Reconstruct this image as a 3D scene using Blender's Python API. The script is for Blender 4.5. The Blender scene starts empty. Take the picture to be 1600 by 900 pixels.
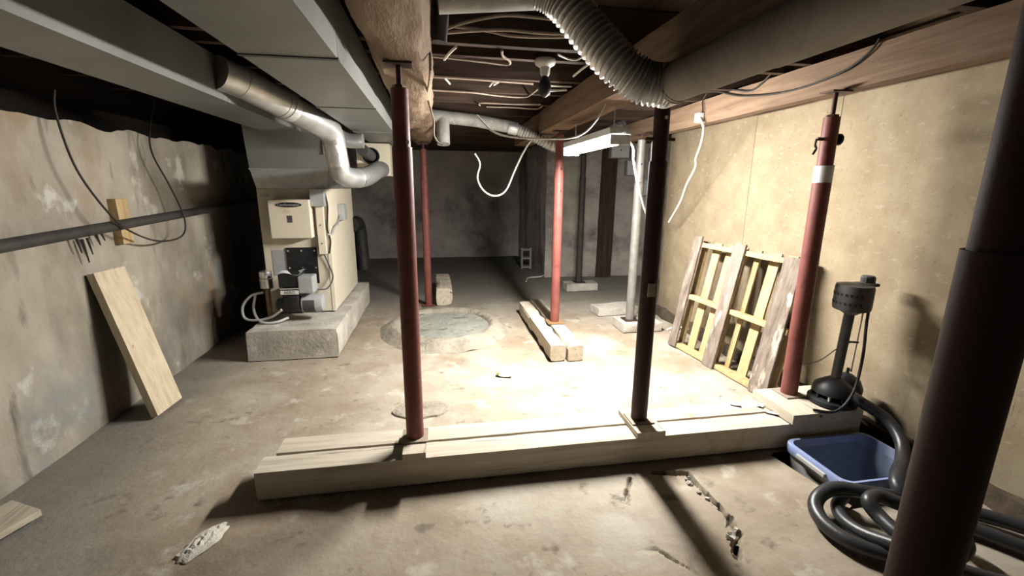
import bpy, bmesh, math, random
from mathutils import Vector, Matrix, noise
random.seed(7)
SC = bpy.context.scene
COL = SC.collection

# ------------------------------------------------------------------ camera
FPX, VPX, VPY, ROLL, CAMH = 690.0, 680.0, 292.0, 0.4, 1.45
_Y = Vector(((VPX-800)/FPX, -(VPY-450)/FPX, -1)).normalized()
_r = math.radians(ROLL)
_lat = Vector((math.cos(_r), -math.sin(_r), 0))
_U = _lat.cross(_Y).normalized()
if _U.y < 0: _U = -_U
_X = _Y.cross(_U).normalized()
ROT = Matrix((_X, _Y, _U))
CAMP = Vector((0, 0, CAMH))
cd = bpy.data.cameras.new('camera'); cd.sensor_width = 36; cd.lens = FPX/1600*36; cd.clip_start = .02
cam = bpy.data.objects.new('camera', cd); COL.objects.link(cam)
cam.matrix_world = Matrix.Translation(CAMP) @ ROT.to_4x4()
SC.camera = cam

def at(px, py, x=None, y=None, z=None):
    d = ROT @ Vector(((px-800)/FPX, -(py-450)/FPX, -1.0))
    if z is not None: t = (z-CAMH)/d.z
    elif x is not None: t = x/d.x
    else: t = y/d.y
    return CAMP + d*t

# ------------------------------------------------------------------ world, exposure
w = bpy.data.worlds.new('world'); SC.world = w; w.use_nodes = True
w.node_tree.nodes['Background'].inputs[0].default_value = (.5, .48, .45, 1)
w.node_tree.nodes['Background'].inputs[1].default_value = .02
TUBE_STRENGTH = 72.0
TUBE_COLOR = (1.0, .97, .92, 1)
vs = SC.view_settings
vs.view_transform = 'Standard'; vs.look = 'None'; vs.gamma = 1; vs.use_curve_mapping = False
vs.exposure = 2.6
SC.cycles.use_denoising = True
SC.cycles.max_bounces = 8; SC.cycles.diffuse_bounces = 1

# ------------------------------------------------------------------ materials
def mk(name, cols, scale=4, stretch=(1,1,1), rough=.85, bump=.3, bscale=30, metal=0, spots=(), rnd=True, detail=8, bstretch=None, spec=.3, dist=.0, bdist=.01):
    m = bpy.data.materials.new(name); m.use_nodes = True
    nt = m.node_tree; N = nt.nodes; L = nt.links; P = N['Principled BSDF']
    tc = N.new('ShaderNodeTexCoord'); vec = tc.outputs['Object']
    if rnd:
        oi = N.new('ShaderNodeObjectInfo'); mu = N.new('ShaderNodeMath'); mu.operation = 'MULTIPLY'; mu.inputs[1].default_value = 37
        L.new(oi.outputs['Random'], mu.inputs[0])
        ad = N.new('ShaderNodeVectorMath'); ad.operation = 'ADD'
        L.new(vec, ad.inputs[0]); L.new(mu.outputs[0], ad.inputs[1]); vec = ad.outputs[0]
    mp = N.new('ShaderNodeMapping'); mp.inputs['Scale'].default_value = stretch; L.new(vec, mp.inputs['Vector'])
    n1 = N.new('ShaderNodeTexNoise'); n1.inputs['Scale'].default_value = scale; n1.inputs['Detail'].default_value = detail; n1.inputs['Roughness'].default_value = .62; n1.inputs['Distortion'].default_value = dist
    L.new(mp.outputs[0], n1.inputs['Vector'])
    rp = N.new('ShaderNodeValToRGB'); e = rp.color_ramp.elements
    k = len(cols); pos = [.5] if k == 1 else [.3+.4*i/(k-1) for i in range(k)]
    while len(e) < k: e.new(.5)
    for i in range(k): e[i].position = pos[i]; e[i].color = (*cols[i], 1)
    if k == 1: e[1].color = (*cols[0], 1)
    L.new(n1.outputs[0], rp.inputs[0]); col = rp.outputs[0]
    for i, (c, sc, lo, hi, st) in enumerate(spots):
        n = N.new('ShaderNodeTexNoise'); n.inputs['Scale'].default_value = sc; n.inputs['Detail'].default_value = 6; n.inputs['Roughness'].default_value = .6
        m2 = N.new('ShaderNodeMapping'); m2.inputs['Location'].default_value = (3.1*i+1.7, 5.3*i, 2.2*i); m2.inputs['Scale'].default_value = st
        L.new(vec, m2.inputs['Vector']); L.new(m2.outputs[0], n.inputs['Vector'])
        r = N.new('ShaderNodeMapRange'); r.inputs[1].default_value = lo; r.inputs[2].default_value = hi; L.new(n.outputs[0], r.inputs[0])
        mx = N.new('ShaderNodeMixRGB'); mx.inputs[2].default_value = (*c, 1)
        L.new(r.outputs[0], mx.inputs[0]); L.new(col, mx.inputs[1]); col = mx.outputs[0]
    L.new(col, P.inputs['Base Color'])
    P.inputs['Roughness'].default_value = rough; P.inputs['Metallic'].default_value = metal; P.inputs['Specular IOR Level'].default_value = spec
    if bump:
        n3 = N.new('ShaderNodeTexNoise'); n3.inputs['Scale'].default_value = bscale; n3.inputs['Detail'].default_value = 6; n3.inputs['Roughness'].default_value = .65
        if bstretch:
            m3 = N.new('ShaderNodeMapping'); m3.inputs['Scale'].default_value = bstretch; L.new(vec, m3.inputs['Vector']); L.new(m3.outputs[0], n3.inputs['Vector'])
        else: L.new(mp.outputs[0], n3.inputs['Vector'])
        b = N.new('ShaderNodeBump'); b.inputs['Strength'].default_value = bump; b.inputs['Distance'].default_value = bdist
        L.new(n3.outputs[0], b.inputs['Height']); L.new(b.outputs[0], P.inputs['Normal'])
    m['out'] = 1
    return m
def colsock(m):      # socket feeding base colour
    P = m.node_tree.nodes['Principled BSDF']; return P, P.inputs['Base Color'].links[0].from_socket

M = {}
O = (1,1,1)
M['floor'] = mk('floor_concrete', [(.26,.205,.145),(.36,.3,.225),(.44,.39,.31)], 1.6, rough=.9, bump=.5, bscale=22, rnd=False, bdist=.012,
    spots=[((.5,.46,.39),.9,.5,.75,O), ((.22,.15,.095),1.1,.53,.74,O), ((.18,.15,.115),9,.6,.72,O), ((.5,.46,.38),5,.58,.7,O)])
# grey damp concrete along the left wall; greyer tone towards the back of the cellar
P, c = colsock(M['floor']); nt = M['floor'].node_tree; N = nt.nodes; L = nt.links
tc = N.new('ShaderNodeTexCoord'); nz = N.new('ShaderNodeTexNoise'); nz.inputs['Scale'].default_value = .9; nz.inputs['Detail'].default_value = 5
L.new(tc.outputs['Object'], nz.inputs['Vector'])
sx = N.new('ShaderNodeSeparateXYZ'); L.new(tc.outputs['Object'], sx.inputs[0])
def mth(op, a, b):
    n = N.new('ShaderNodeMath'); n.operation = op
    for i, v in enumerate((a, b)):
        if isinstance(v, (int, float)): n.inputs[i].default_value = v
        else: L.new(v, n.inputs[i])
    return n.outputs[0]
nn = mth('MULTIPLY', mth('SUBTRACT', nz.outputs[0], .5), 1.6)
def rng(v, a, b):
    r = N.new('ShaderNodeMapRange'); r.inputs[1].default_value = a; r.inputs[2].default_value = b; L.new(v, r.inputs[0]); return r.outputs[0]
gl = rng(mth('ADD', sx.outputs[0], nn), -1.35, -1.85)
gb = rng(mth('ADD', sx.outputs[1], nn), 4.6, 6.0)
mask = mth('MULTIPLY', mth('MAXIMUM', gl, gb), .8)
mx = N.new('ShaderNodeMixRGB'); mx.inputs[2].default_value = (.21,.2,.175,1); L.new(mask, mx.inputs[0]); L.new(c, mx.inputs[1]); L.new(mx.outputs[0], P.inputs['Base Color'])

M['parge'] = mk('old_parged_wall', [(.21,.18,.14),(.37,.33,.265),(.48,.44,.37)], 2.2, stretch=(1,1,.7), rough=.92, bump=.6, bscale=14, rnd=False, bdist=.02,
    spots=[((.58,.56,.5),2.6,.6,.66,(1,1,.9)), ((.17,.15,.125),.9,.5,.68,(1,1,.6)), ((.3,.19,.1),1.9,.56,.75,(1,1,.4)), ((.24,.26,.26),1.4,.58,.75,O), ((.15,.13,.11),4.5,.6,.72,(1.4,1.4,.35))])
M['backwall'] = mk('soot_grey_back_wall', [(.36,.325,.31),(.6,.545,.515),(.78,.72,.66)], 1.2, stretch=(1,1,1.2), rough=.95, bump=.6, bscale=12, rnd=False, bdist=.02,
    spots=[((.72,.66,.58),1.6,.58,.72,(1,1,1.6)), ((.07,.065,.07),.7,.54,.7,(1,1,.8))])
M['stone'] = mk('stone_wall', [(.28,.25,.23),(.5,.45,.4),(.68,.62,.54)], 1.9, stretch=(1,1,1.6), rough=.95, bump=.7, bscale=10, rnd=False, bdist=.025,
    spots=[((.6,.55,.45),2.3,.58,.72,(1,1,1.4)), ((.1,.09,.08),1.5,.58,.75,O)])
M['osb'] = mk('osb_panel', [(.235,.178,.11),(.285,.225,.145),(.33,.27,.18)], 5, rough=.8, bump=.35, bscale=60, bdist=.004,
    spots=[((.21,.155,.085),38,.62,.75,(1,1,.55)), ((.36,.3,.21),30,.58,.7,(1,.5,1)), ((.16,.12,.07),45,.63,.72,O)])
def wood(name, cols, axis=0, rough=.8, bump=.5, spots=()):
    st = [1,1,1]; st[axis] = .07
    return mk(name, cols, 26, tuple(st), rough, bump, 40, spots=spots, dist=.6, bdist=.006)
for ax, s in ((0,'x'),(1,'y'),(2,'z')):
    M['timber_'+s] = wood('weathered_timber_'+s, [(.42,.36,.27),(.55,.48,.38),(.64,.58,.47)], ax, spots=[((.3,.21,.12),3,.6,.75,O), ((.1,.07,.045),16,.64,.68,tuple(.035 if i == ax else 1 for i in range(3)))])
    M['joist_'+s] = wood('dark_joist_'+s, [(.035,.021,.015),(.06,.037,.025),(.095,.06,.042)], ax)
    M['beam_'+s] = wood('brown_beam_'+s, [(.14,.088,.056),(.2,.13,.083),(.26,.175,.115)], ax)
    M['pine_'+s] = wood('yellow_pine_'+s, [(.38,.26,.12),(.5,.36,.18),(.57,.43,.24)], ax, spots=[((.4,.24,.1),6,.62,.75,O)])
    M['rough_'+s] = mk('bark_edge_board_'+s, [(.1,.075,.06),(.2,.16,.13),(.3,.25,.21)], 18, tuple(.2 if i == ax else 1 for i in range(3)), .9, .8, 30, spots=[((.55,.48,.38),7,.6,.66,tuple(.3 if i == ax else 1 for i in range(3)))], bdist=.01)
M['plank'] = wood('pale_plank', [(.5,.4,.27),(.62,.52,.37),(.7,.61,.46)], 2, spots=[((.3,.22,.14),9,.66,.72,O)])
M['log'] = mk('hewn_log', [(.12,.075,.048),(.24,.165,.108),(.36,.275,.195)], 5, (1,.25,1), .88, .7, 16, rnd=False, bdist=.02, spots=[((.45,.36,.26),4,.6,.72,(1,.4,1)), ((.12,.07,.045),6,.57,.66,(1,.3,1))])
M['red'] = mk('red_primer', [(.16,.045,.037),(.22,.07,.055)], 9, rough=.55, bump=.1, bscale=60, spots=[((.1,.03,.024),14,.6,.75,O)], spec=.4)
M['backlit_red'] = mk('backlit_red_steel', [(.028,.011,.009),(.045,.017,.014)], 9, rough=.6, bump=.1, bscale=60)  # red post paint with the backlit side's shade put into the colour
M['steel'] = mk('galv_grey_post', [(.18,.17,.155),(.28,.265,.245)], 12, rough=.55, bump=.1, metal=.3)
M['rod'] = mk('dark_screw_steel', [(.06,.03,.025),(.1,.06,.05)], 20, rough=.5, metal=.5, bump=.1)
M['black'] = mk('black_plastic', [(.012,.012,.013),(.025,.025,.026)], 20, rough=.45, bump=.05)
M['hose'] = mk('black_rubber_hose', [(.02,.021,.023),(.04,.041,.045)], 14, rough=.38, bump=.1, bscale=80, spec=.5)
M['blkpipe'] = mk('black_iron_pipe', [(.03,.028,.026),(.07,.062,.055)], 8, rough=.6, bump=.2)
M['galv'] = mk('galvanised_sheet', [(.4,.41,.41),(.52,.53,.53),(.62,.63,.63)], 7, rough=.42, bump=.05, metal=.75, rnd=False)
M['duct'] = mk('grey_duct_sheet', [(.22,.225,.21),(.29,.295,.28)], 3, rough=.5, bump=.04, metal=.45, rnd=False, spots=[((.26,.25,.22),2,.6,.8,O)])
M['foil'] = mk('flex_foil', [(.5,.5,.48),(.68,.68,.66)], 12, rough=.45, bump=.3, metal=.5, rnd=False)
M['tape'] = mk('foil_tape', [(.7,.7,.7),(.85,.85,.85)], 30, rough=.3, bump=.8, bscale=25, metal=.7)
M['oldpipe'] = mk('dusty_grey_pipe', [(.25,.24,.22),(.45,.44,.41)], 8, rough=.7, bump=.2, metal=.2, spots=[((.6,.6,.57),16,.6,.7,O)])
M['dustduct'] = mk('dusty_round_duct', [(.2,.175,.15),(.33,.3,.26)], 4, rough=.7, bump=.1, metal=.2, rnd=False)
M['cream'] = mk('cream_enamel', [(.72,.64,.5),(.77,.7,.56)], 2.2, rough=.5, bump=.03, rnd=False, spots=[((.5,.41,.28),3.5,.63,.8,O)])
M['white'] = mk('white_plastic', [(.72,.72,.7),(.78,.78,.76)], 10, rough=.5, bump=.03)
M['ltgrey'] = mk('light_grey_metal', [(.42,.43,.43),(.52,.53,.53)], 10, rough=.5, bump=.05, metal=.3)
M['dkgrey'] = mk('dark_grey_metal', [(.06,.06,.06),(.1,.1,.098)], 10, rough=.5, bump=.05)
M['chrome'] = mk('bright_metal', [(.7,.7,.7),(.8,.8,.8)], 10, rough=.25, metal=.9, bump=.02)
M['brass'] = mk('brown_copper', [(.3,.18,.09),(.4,.26,.14)], 20, rough=.5, metal=.5, bump=.1)
M['conc'] = mk('grey_concrete', [(.36,.33,.28),(.5,.46,.4),(.62,.58,.5)], 5, rough=.95, bump=.7, bscale=30, bdist=.012, spots=[((.72,.69,.62),4,.57,.7,O), ((.3,.25,.19),3,.6,.75,O)])
M['block'] = mk('cinder_block', [(.36,.35,.33),(.46,.45,.42)], 30, rough=.95, bump=.6, bscale=90, bdist=.005)
M['well'] = mk('well_cap_concrete', [(.24,.24,.2),(.31,.315,.27),(.38,.37,.31)], 5, rough=.95, bump=1, bscale=14, bdist=.03, rnd=False, spots=[((.6,.56,.46),2.5,.6,.72,O), ((.16,.17,.14),8,.58,.66,O)])
M['rim'] = mk('well_rim_concrete', [(.25,.22,.17),(.34,.3,.235),(.42,.38,.305)], 5, rough=.95, bump=1, bscale=16, bdist=.03, rnd=False, spots=[((.2,.18,.14),5,.58,.7,O)])
M['blue'] = mk('blue_tote_plastic', [(.22,.28,.5),(.3,.36,.57)], 5, rough=.45, bump=.05, spots=[((.36,.39,.5),6,.55,.75,O)], spec=.45)
M['tote'] = mk('grey_tote_plastic', [(.16,.18,.23),(.24,.27,.33)], 5, rough=.5, bump=.05, spots=[((.4,.4,.36),5,.6,.75,O)])
M['totein'] = mk('blue_grey_tote_inside', [(.17,.2,.29),(.25,.3,.42)], 4, rough=.5, bump=.05, spots=[((.36,.4,.55),3,.56,.75,O)])
M['toteout'] = mk('scuffed_grey_tote', [(.36,.36,.34),(.5,.5,.47)], 4, rough=.6, bump=.05)
M['cable_w'] = mk('white_cable', [(.7,.68,.6),(.78,.76,.68)], 15, rough=.6, bump=.02)
M['cable_d'] = mk('dusty_cable', [(.28,.22,.17),(.42,.34,.27)], 15, rough=.8, bump=.1)
M['cable_b'] = mk('black_cable', [(.02,.018,.016),(.04,.036,.03)], 15, rough=.6, bump=.02)
M['porcelain'] = mk('porcelain', [(.62,.6,.56),(.72,.7,.66)], 8, rough=.4, bump=.02)
M['paper'] = mk('scrap_paper', [(.7,.7,.68),(.8,.8,.78)], 12, rough=.8, bump=.1)
M['green'] = mk('green_foil', [(.1,.13,.04),(.16,.18,.06)], 12, rough=.5, bump=.1)
M['plaster'] = mk('white_plaster', [(.6,.55,.46),(.74,.7,.6)], 25, rough=.95, bump=.8, bscale=60)
M['shaded_wood'] = mk('shade_black_wood', [(.008,.006,.005),(.018,.013,.01)], 10, (1,.1,1), .95, .4, 20)  # shadow above the wall ledge is put into this near-black wood colour
M['tar'] = mk('black_tar', [(.02,.02,.02),(.05,.045,.04)], 25, rough=.8, bump=.5)
M['ink'] = mk('grey_ink', [(.24,.2,.14),(.33,.27,.18)], 40, rough=.9, bump=0)
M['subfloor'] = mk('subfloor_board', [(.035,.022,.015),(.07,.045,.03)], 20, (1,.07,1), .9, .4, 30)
M['dirt'] = mk('pit_earth', [(.06,.045,.03),(.12,.09,.065)], 8, rough=1, bump=.8, bscale=20)
tm = bpy.data.materials.new('lit_tube'); tm.use_nodes = True
pb = tm.node_tree.nodes['Principled BSDF']; pb.inputs['Emission Color'].default_value = TUBE_COLOR; pb.inputs['Emission Strength'].default_value = TUBE_STRENGTH; pb.inputs['Base Color'].default_value = (.8,.8,.8,1)
M['tube'] = tm

# ------------------------------------------------------------------ mesh helpers
def ns(x, y, z=0., s=1.):
    return noise.noise(Vector((x*s, y*s, z*s)))
def fb(x, y, z=0., s=1., o=4):
    v = 0; a = 1; 
    for _ in range(o): v += a*ns(x, y, z, s); s *= 2.03; a *= .5
    return v
class MB:
    def __init__(s): s.v = []; s.f = []
    def add(s, vs, fs):
        o = len(s.v); s.v += [tuple(p) for p in vs]; s.f += [tuple(i+o for i in f) for f in fs]; return s
    def box(s, c, d, rot=None, bev=0.0):
        c = Vector(c); d = Vector(d)
        if bev:
            b = bmesh.new(); bmesh.ops.create_cube(b, size=1)
            for v in b.verts: v.co = Vector((v.co.x*d.x, v.co.y*d.y, v.co.z*d.z))
            bmesh.ops.bevel(b, geom=b.edges[:], offset=bev, segments=2, affect='EDGES', profile=.6)
            b.verts.index_update(); vs_ = [v.co.copy() for v in b.verts]; fs_ = [[v.index for v in f.verts] for f in b.faces]; b.free()
        else:
            vs_ = [Vector((x*d.x/2, y*d.y/2, z*d.z/2)) for z in (-1,1) for y in (-1,1) for x in (-1,1)]
            fs_ = [(0,2,3,1),(4,5,7,6),(0,1,5,4),(2,6,7,3),(0,4,6,2),(1,3,7,5)]
        if rot is not None: vs_ = [rot @ v for v in vs_]
        return s.add([c+v for v in vs_], fs_)
    def bx(s, a, b, bev=0.0):   # box by corners
        a = Vector(a); b = Vector(b); return s.box((a+b)/2, b-a, None, bev)
    def tube(s, pts, r, n=10, cap=True, r2=None):
        pts = [Vector(p) for p in pts]; k = len(pts); vs_ = []; fs_ = []
        up = None
        for i, p in enumerate(pts):
            t = (pts[min(i+1,k-1)]-pts[max(i-1,0)]).normalized()
            if up is None:
                up = Vector((0,0,1)) if abs(t.z) < .9 else Vector((1,0,0))
            a = t.cross(up).normalized(); up = a.cross(t).normalized()
            rr = r(i/(k-1)) if callable(r) else (r if r2 is None else r+(r2-r)*i/(k-1))
            for j in range(n):
                q = 2*math.pi*j/n; vs_.append(p + a*math.cos(q)*rr + up*math.sin(q)*rr)
        for i in range(k-1):
            for j in range(n):
                j2 = (j+1) % n; fs_.append((i*n+j, i*n+j2, (i+1)*n+j2, (i+1)*n+j))
        if cap: fs_.append(tuple(range(n-1,-1,-1))); fs_.append(tuple((k-1)*n+j for j in range(n)))
        return s.add(vs_, fs_)
    def lathe(s, prof, n=20, c=(0,0,0), rot=None):  # prof (r,z)
        c = Vector(c); vs_ = []; fs_ = []; k = len(prof)
        for r, z in prof:
            for j in range(n):
                q = 2*math.pi*j/n; p = Vector((r*math.cos(q), r*math.sin(q), z))
                if rot is not None: p = rot @ p
                vs_.append(c+p)
        for i in range(k-1):
            for j in range(n):
                j2 = (j+1) % n; fs_.append((i*n+j, i*n+j2, (i+1)*n+j2, (i+1)*n+j))
        fs_.append(tuple(range(n-1,-1,-1))); fs_.append(tuple((k-1)*n+j for j in range(n)))
        return s.add(vs_, fs_)
    def timber(s, p0, p1, wd, ht, seg=14, amp=.004, chip=.0, seed=0., side=None):
        """rectangular timber swept from p0 to p1 with uneven faces; wd along side, ht along the normal"""
        p0 = Vector(p0); p1 = Vector(p1); t = (p1-p0).normalized()
        sd = Vector(side).normalized() if side is not None else t.cross(Vector((0,0,1))).normalized()
        nr = sd.cross(t).normalized()
        ring = []
        m = 4
        for (a, b), (c2, d2) in zip(((-1,-1),(1,-1),(1,1),(-1,1)), ((1,-1),(1,1),(-1,1),(-1,-1))):
            for i in range(m):
                u = i/m; ring.append((a+(c2-a)*u, b+(d2-b)*u))
        n = len(ring); vs_ = []; fs_ = []
        for i in range(seg+1):
            p = p0+(p1-p0)*(i/seg)
            for (a, b) in ring:
                q = p+sd*a*wd/2+nr*b*ht/2
                dn = amp*fb(q.x+seed, q.y+seed*1.3, q.z, 6, 3)
                cr = (abs(a) > .9 and abs(b) > .9)
                dh = dn*min(1, ht/wd); dw = dn*min(1, 3*wd/ht)
                if cr:
                    ck = min(wd, ht)/2*(.02+chip*max(0, ns(q.x+seed, q.y, q.z+seed, 7)+.25)); dh -= ck; dw -= ck
                vs_.append(p+sd*a*(wd/2+dw)+nr*b*(ht/2+dh))
        for i in range(seg):
            for j in range(n):
                j2 = (j+1) % n; fs_.append((i*n+j, i*n+j2, (i+1)*n+j2, (i+1)*n+j))
        fs_.append(tuple(range(n-1,-1,-1))); fs_.append(tuple(seg*n+j for j in range(n)))
        return s.add(vs_, fs_)
    def grid(s, P, nu, nv):
        vs_ = [P(i/nu, j/nv) for j in range(nv+1) for i in range(nu+1)]
        fs_ = [(j*(nu+1)+i, j*(nu+1)+i+1, (j+1)*(nu+1)+i+1, (j+1)*(nu+1)+i) for j in range(nv) for i in range(nu)]
        return s.add(vs_, fs_)
    def ob(s, name, mat, parent=None, smooth=False, loc=None):
        me = bpy.data.meshes.new(name); me.from_pydata(s.v, [], s.f); me.update()
        b = bmesh.new(); b.from_mesh(me); bmesh.ops.recalc_face_normals(b, faces=b.faces[:]); b.to_mesh(me); b.free()
        me.materials.append(M[mat])
        if smooth:
            me.polygons.foreach_set('use_smooth', [True]*len(me.polygons)); me.set_sharp_from_angle(angle=math.radians(42))
        o = bpy.data.objects.new(name, me); COL.objects.link(o)
        if loc is not None: o.location = loc
        if parent is not None: o.parent = parent
        return o
def tag(o, label, cat, group=None):
    o['label'] = label; o['category'] = cat
    if group: o['group'] = group
    return o
def thing(name, label, cat, loc=(0,0,0), rotz=0., group=None):
    o = bpy.data.objects.new(name, None); o.empty_display_size = .1; COL.objects.link(o); o.location = loc; o.rotation_euler = (0,0,rotz)
    return tag(o, label, cat, group)
def struct(o): o['kind'] = 'structure'; return o
def catm(pts, k=8):
    pts = [Vector(p) for p in pts]; out = []
    for i in range(len(pts)-1):
        p0 = pts[max(i-1,0)]; p1 = pts[i]; p2 = pts[i+1]; p3 = pts[min(i+2,len(pts)-1)]
        for j in range(k):
            t = j/k; out.append(.5*((2*p1)+(p2-p0)*t+(2*p0-5*p1+4*p2-p3)*t*t+(3*p1-p0-3*p2+p3)*t**3))
    out.append(pts[-1]); return out
def single(name, mb, mat, label, cat, group=None, smooth=False, base=None):
    """a thing that is one mesh, its origin at its base"""
    if base is None:
        xs = [v[0] for v in mb.v]; ys = [v[1] for v in mb.v]; zs = [v[2] for v in mb.v]
        base = Vector(((min(xs)+max(xs))/2, (min(ys)+max(ys))/2, min(zs)))
    base = Vector(base); mb.v = [tuple(Vector(v)-base) for v in mb.v]
    return tag(mb.ob(name, mat, None, smooth, base), label, cat, group)
def text_mesh(name, body, size, mat, parent, mtx, ext=.001):
    cu = bpy.data.curves.new(name, 'FONT'); cu.body = body; cu.size = size; cu.extrude = ext; cu.align_x = 'CENTER'; cu.align_y = 'CENTER'
    t = bpy.data.objects.new(name, cu); COL.objects.link(t)
    me = bpy.data.meshes.new_from_object(t.evaluated_get(bpy.context.evaluated_depsgraph_get())); bpy.data.objects.remove(t)
    me.name = name; me.transform(mtx); me.materials.clear(); me.materials.append(M[mat])
    o = bpy.data.objects.new(name, me); COL.objects.link(o); o.parent = parent; return o
def cable(name, pts, r, mat, label, cat='cable', k=8, n=8, group=None):
    return single(name, MB().tube(catm(pts, k), r, n), mat, label, cat, group, True)

# ------------------------------------------------------------------ setting
XL, XR, YB, YF = -2.07, 2.57, 9.4, -1.7
ZJ = 2.15                                     # underside of the joists
PIT = (1.85, 2.52, 1.49, 1.955)
CRACKS = [[(985,745),(979,768),(981,790),(986,806)], [(1020,735),(1075,738),(1082,748),(1100,766),(1120,785),(1140,808),(1153,832),(1150,850),(1154,868)], [(1020,850),(1045,868),(1075,885)]]
CR = [[at(*p, z=0) for p in c] for c in CRACKS]
def segd(p, c):
    best = 9
    for a, b in zip(c, c[1:]):
        ab = b-a; t = max(0, min(1, (p-a).dot(ab)/ab.length_squared)); best = min(best, (p-a-ab*t).length)
    return best
def floor_z(x, y):
    z = .006*fb(x, y, 3.3, .9, 3) + .0025*fb(x, y, 1.1, 7, 2) - .006
    if .8 < x < 1.42 and 1.15 < y < 2:
        p = Vector((x, y, 0))
        wob = .012*ns(x, y, 0, 22)+.006*ns(x, y, 3, 60)
        for i, c in enumerate(CR):
            d = segd(p, c)+wob; wdt = (.01, .017, .007)[i]
            if d < wdt: z -= (.03, .07, .015)[i]*(1-max(d, 0)/wdt)
        if .97 < x < 1.22: z -= .003
    return z
def axis(a, b, step, fine, fstep, extra=()):
    v = []; x = a
    while x < b-1e-6:
        v.append(x); x += fstep if fine[0] <= x < fine[1] else step
    v.append(b); v = [q for q in v if all(abs(q-e) > step*.3 for e in extra)]+list(extra)
    return sorted(v)
xs = axis(-2.5, 3.7, .06, (.85, 1.38), .0065, PIT[:2]); ys = axis(YF-.1, 9.6, .06, (1.2, 1.95), .0065, PIT[2:])
b = MB(); nx = len(xs); vs_ = []
for y in ys:
    for x in xs:
        X_, Y_ = x, y
        if abs(x-PIT[0]) < 1e-6 and PIT[2] < y < PIT[3]: X_ += -.04+.085*(PIT[3]-y)/(PIT[3]-PIT[2])+.008*fb(0, y, 5, 9, 2)
        if abs(y-PIT[2]) < 1e-6 and PIT[0] < x < PIT[1]: Y_ += .02*fb(x, 0, 5, 9, 2)
        vs_.append((X_, Y_, floor_z(x, y)))
fs_ = []
for j in range(len(ys)-1):
    for i in range(nx-1):
        cx, cy = (xs[i]+xs[i+1])/2, (ys[j]+ys[j+1])/2
        if PIT[0] < cx < PIT[1] and PIT[2] < cy < PIT[3]: continue
        fs_.append((j*nx+i, j*nx+i+1, (j+1)*nx+i+1, (j+1)*nx+i))
b.add(vs_, fs_); floor = struct(b.ob('floor', 'floor', None, True))
b = MB(); x0, x1, y0, y1 = PIT[0]-.06, PIT[1]+.03, PIT[2]-.03, PIT[3]+.03; zb, zt = -.36, -.012
b.add([(x0,y0,zb),(x1,y0,zb),(x1,y1,zb),(x0,y1,zb),(x0,y0,zt),(x1,y0,zt),(x1,y1,zt),(x0,y1,zt)], [(0,1,2,3),(0,4,5,1),(1,5,6,2),(2,6,7,3),(3,7,4,0)])
b.ob('sump_pit', 'dirt', floor)

def wallx(name, x, y0, y1, z0, z1, mat, amp, sgn, step=.07, ragged=0):
    b = MB(); nu = int((y1-y0)/step); nv = int((z1-z0)/step)
    def P(u, v):
        y = y0+(y1-y0)*u; z = z0+(z1-z0)*v
        if ragged and v > .99: z += ragged*fb(y, 0, 2, 4, 3)
        return (x+sgn*amp*fb(y, z, x, 1.6, 5), y, z)
    b.grid(P, nu, nv); return struct(b.ob(name, mat, None, True))
def wally(name, y, x0, x1, z0, z1, mat, amp, step=.07):
    b = MB(); nu = int((x1-x0)/step); nv = int((z1-z0)/step)
    def P(u, v):
        x = x0+(x1-x0)*u; z = z0+(z1-z0)*v
        return (x, y-amp*fb(x, z, y, 1.6, 5), z)
    b.grid(P, nu, nv); return struct(b.ob(name, mat, None, True))
WTOP = 1.8
wl = wallx('wall_left', XL, YF, YB+.1, -.03, WTOP, 'parge', .022, 1, .06, .03)
b = MB(); b.grid(lambda u, v: (XL-.02+(-.4)*v, YF+(YB+.1-YF)*u, WTOP-.03+.03*fb(XL, YF+(YB-YF)*u, 3, 4, 3)), 120, 3); b.ob('wall_ledge', 'parge', wl, True)
struct(MB().bx((-2.44, YF, WTOP-.1), (-2.38, YB, ZJ+.22)).ob('trim_1', 'shaded_wood'))
wally('wall_back', YB, -2.45, 1.8, -.03, 2.4, 'backwall', .03)
b = wallx('wall_corner', 1.75, 7.0, YB+.05, -.03, 2.4, 'backwall', .03, -1)
wally('wall_back_right', 7.0, 1.74, 3.62, -.03, 2.4, 'stone', .04)
wallx('wall_far_right', 3.6, 4.6, 7.05, -.03, 2.4, 'stone', .04, -1)
wally('wall_front', YF, -2.45, 2.7, -.03, 2.4, 'parge', .02)
# OSB wall: panels with open joints on a dark frame
wr = struct(MB().bx((XR+.013, YF, -.02), (XR+.1, 4.72, 2.37)).ob('wall_right', 'beam_z'))
for y0, y1 in ((YF, -.27), (-.265, .97), (.975, 2.6), (2.604, 3.378), (3.382, 4.72)):
    MB().bx((XR, y0, .06), (XR+.012, y1, 2.3)).ob('osb_panel', 'osb', wr)
MB().timber((XR-.005, YF, .02), (XR-.005, 4.7, .02), .09, .15, 80, .03, seed=2).ob('mortar_kerb', 'dirt', wr, True)
struct(MB().bx((XR+.02, 4.62, 0), (3.6, 4.7, 2.37)).ob('wall_return', 'stone'))

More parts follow.
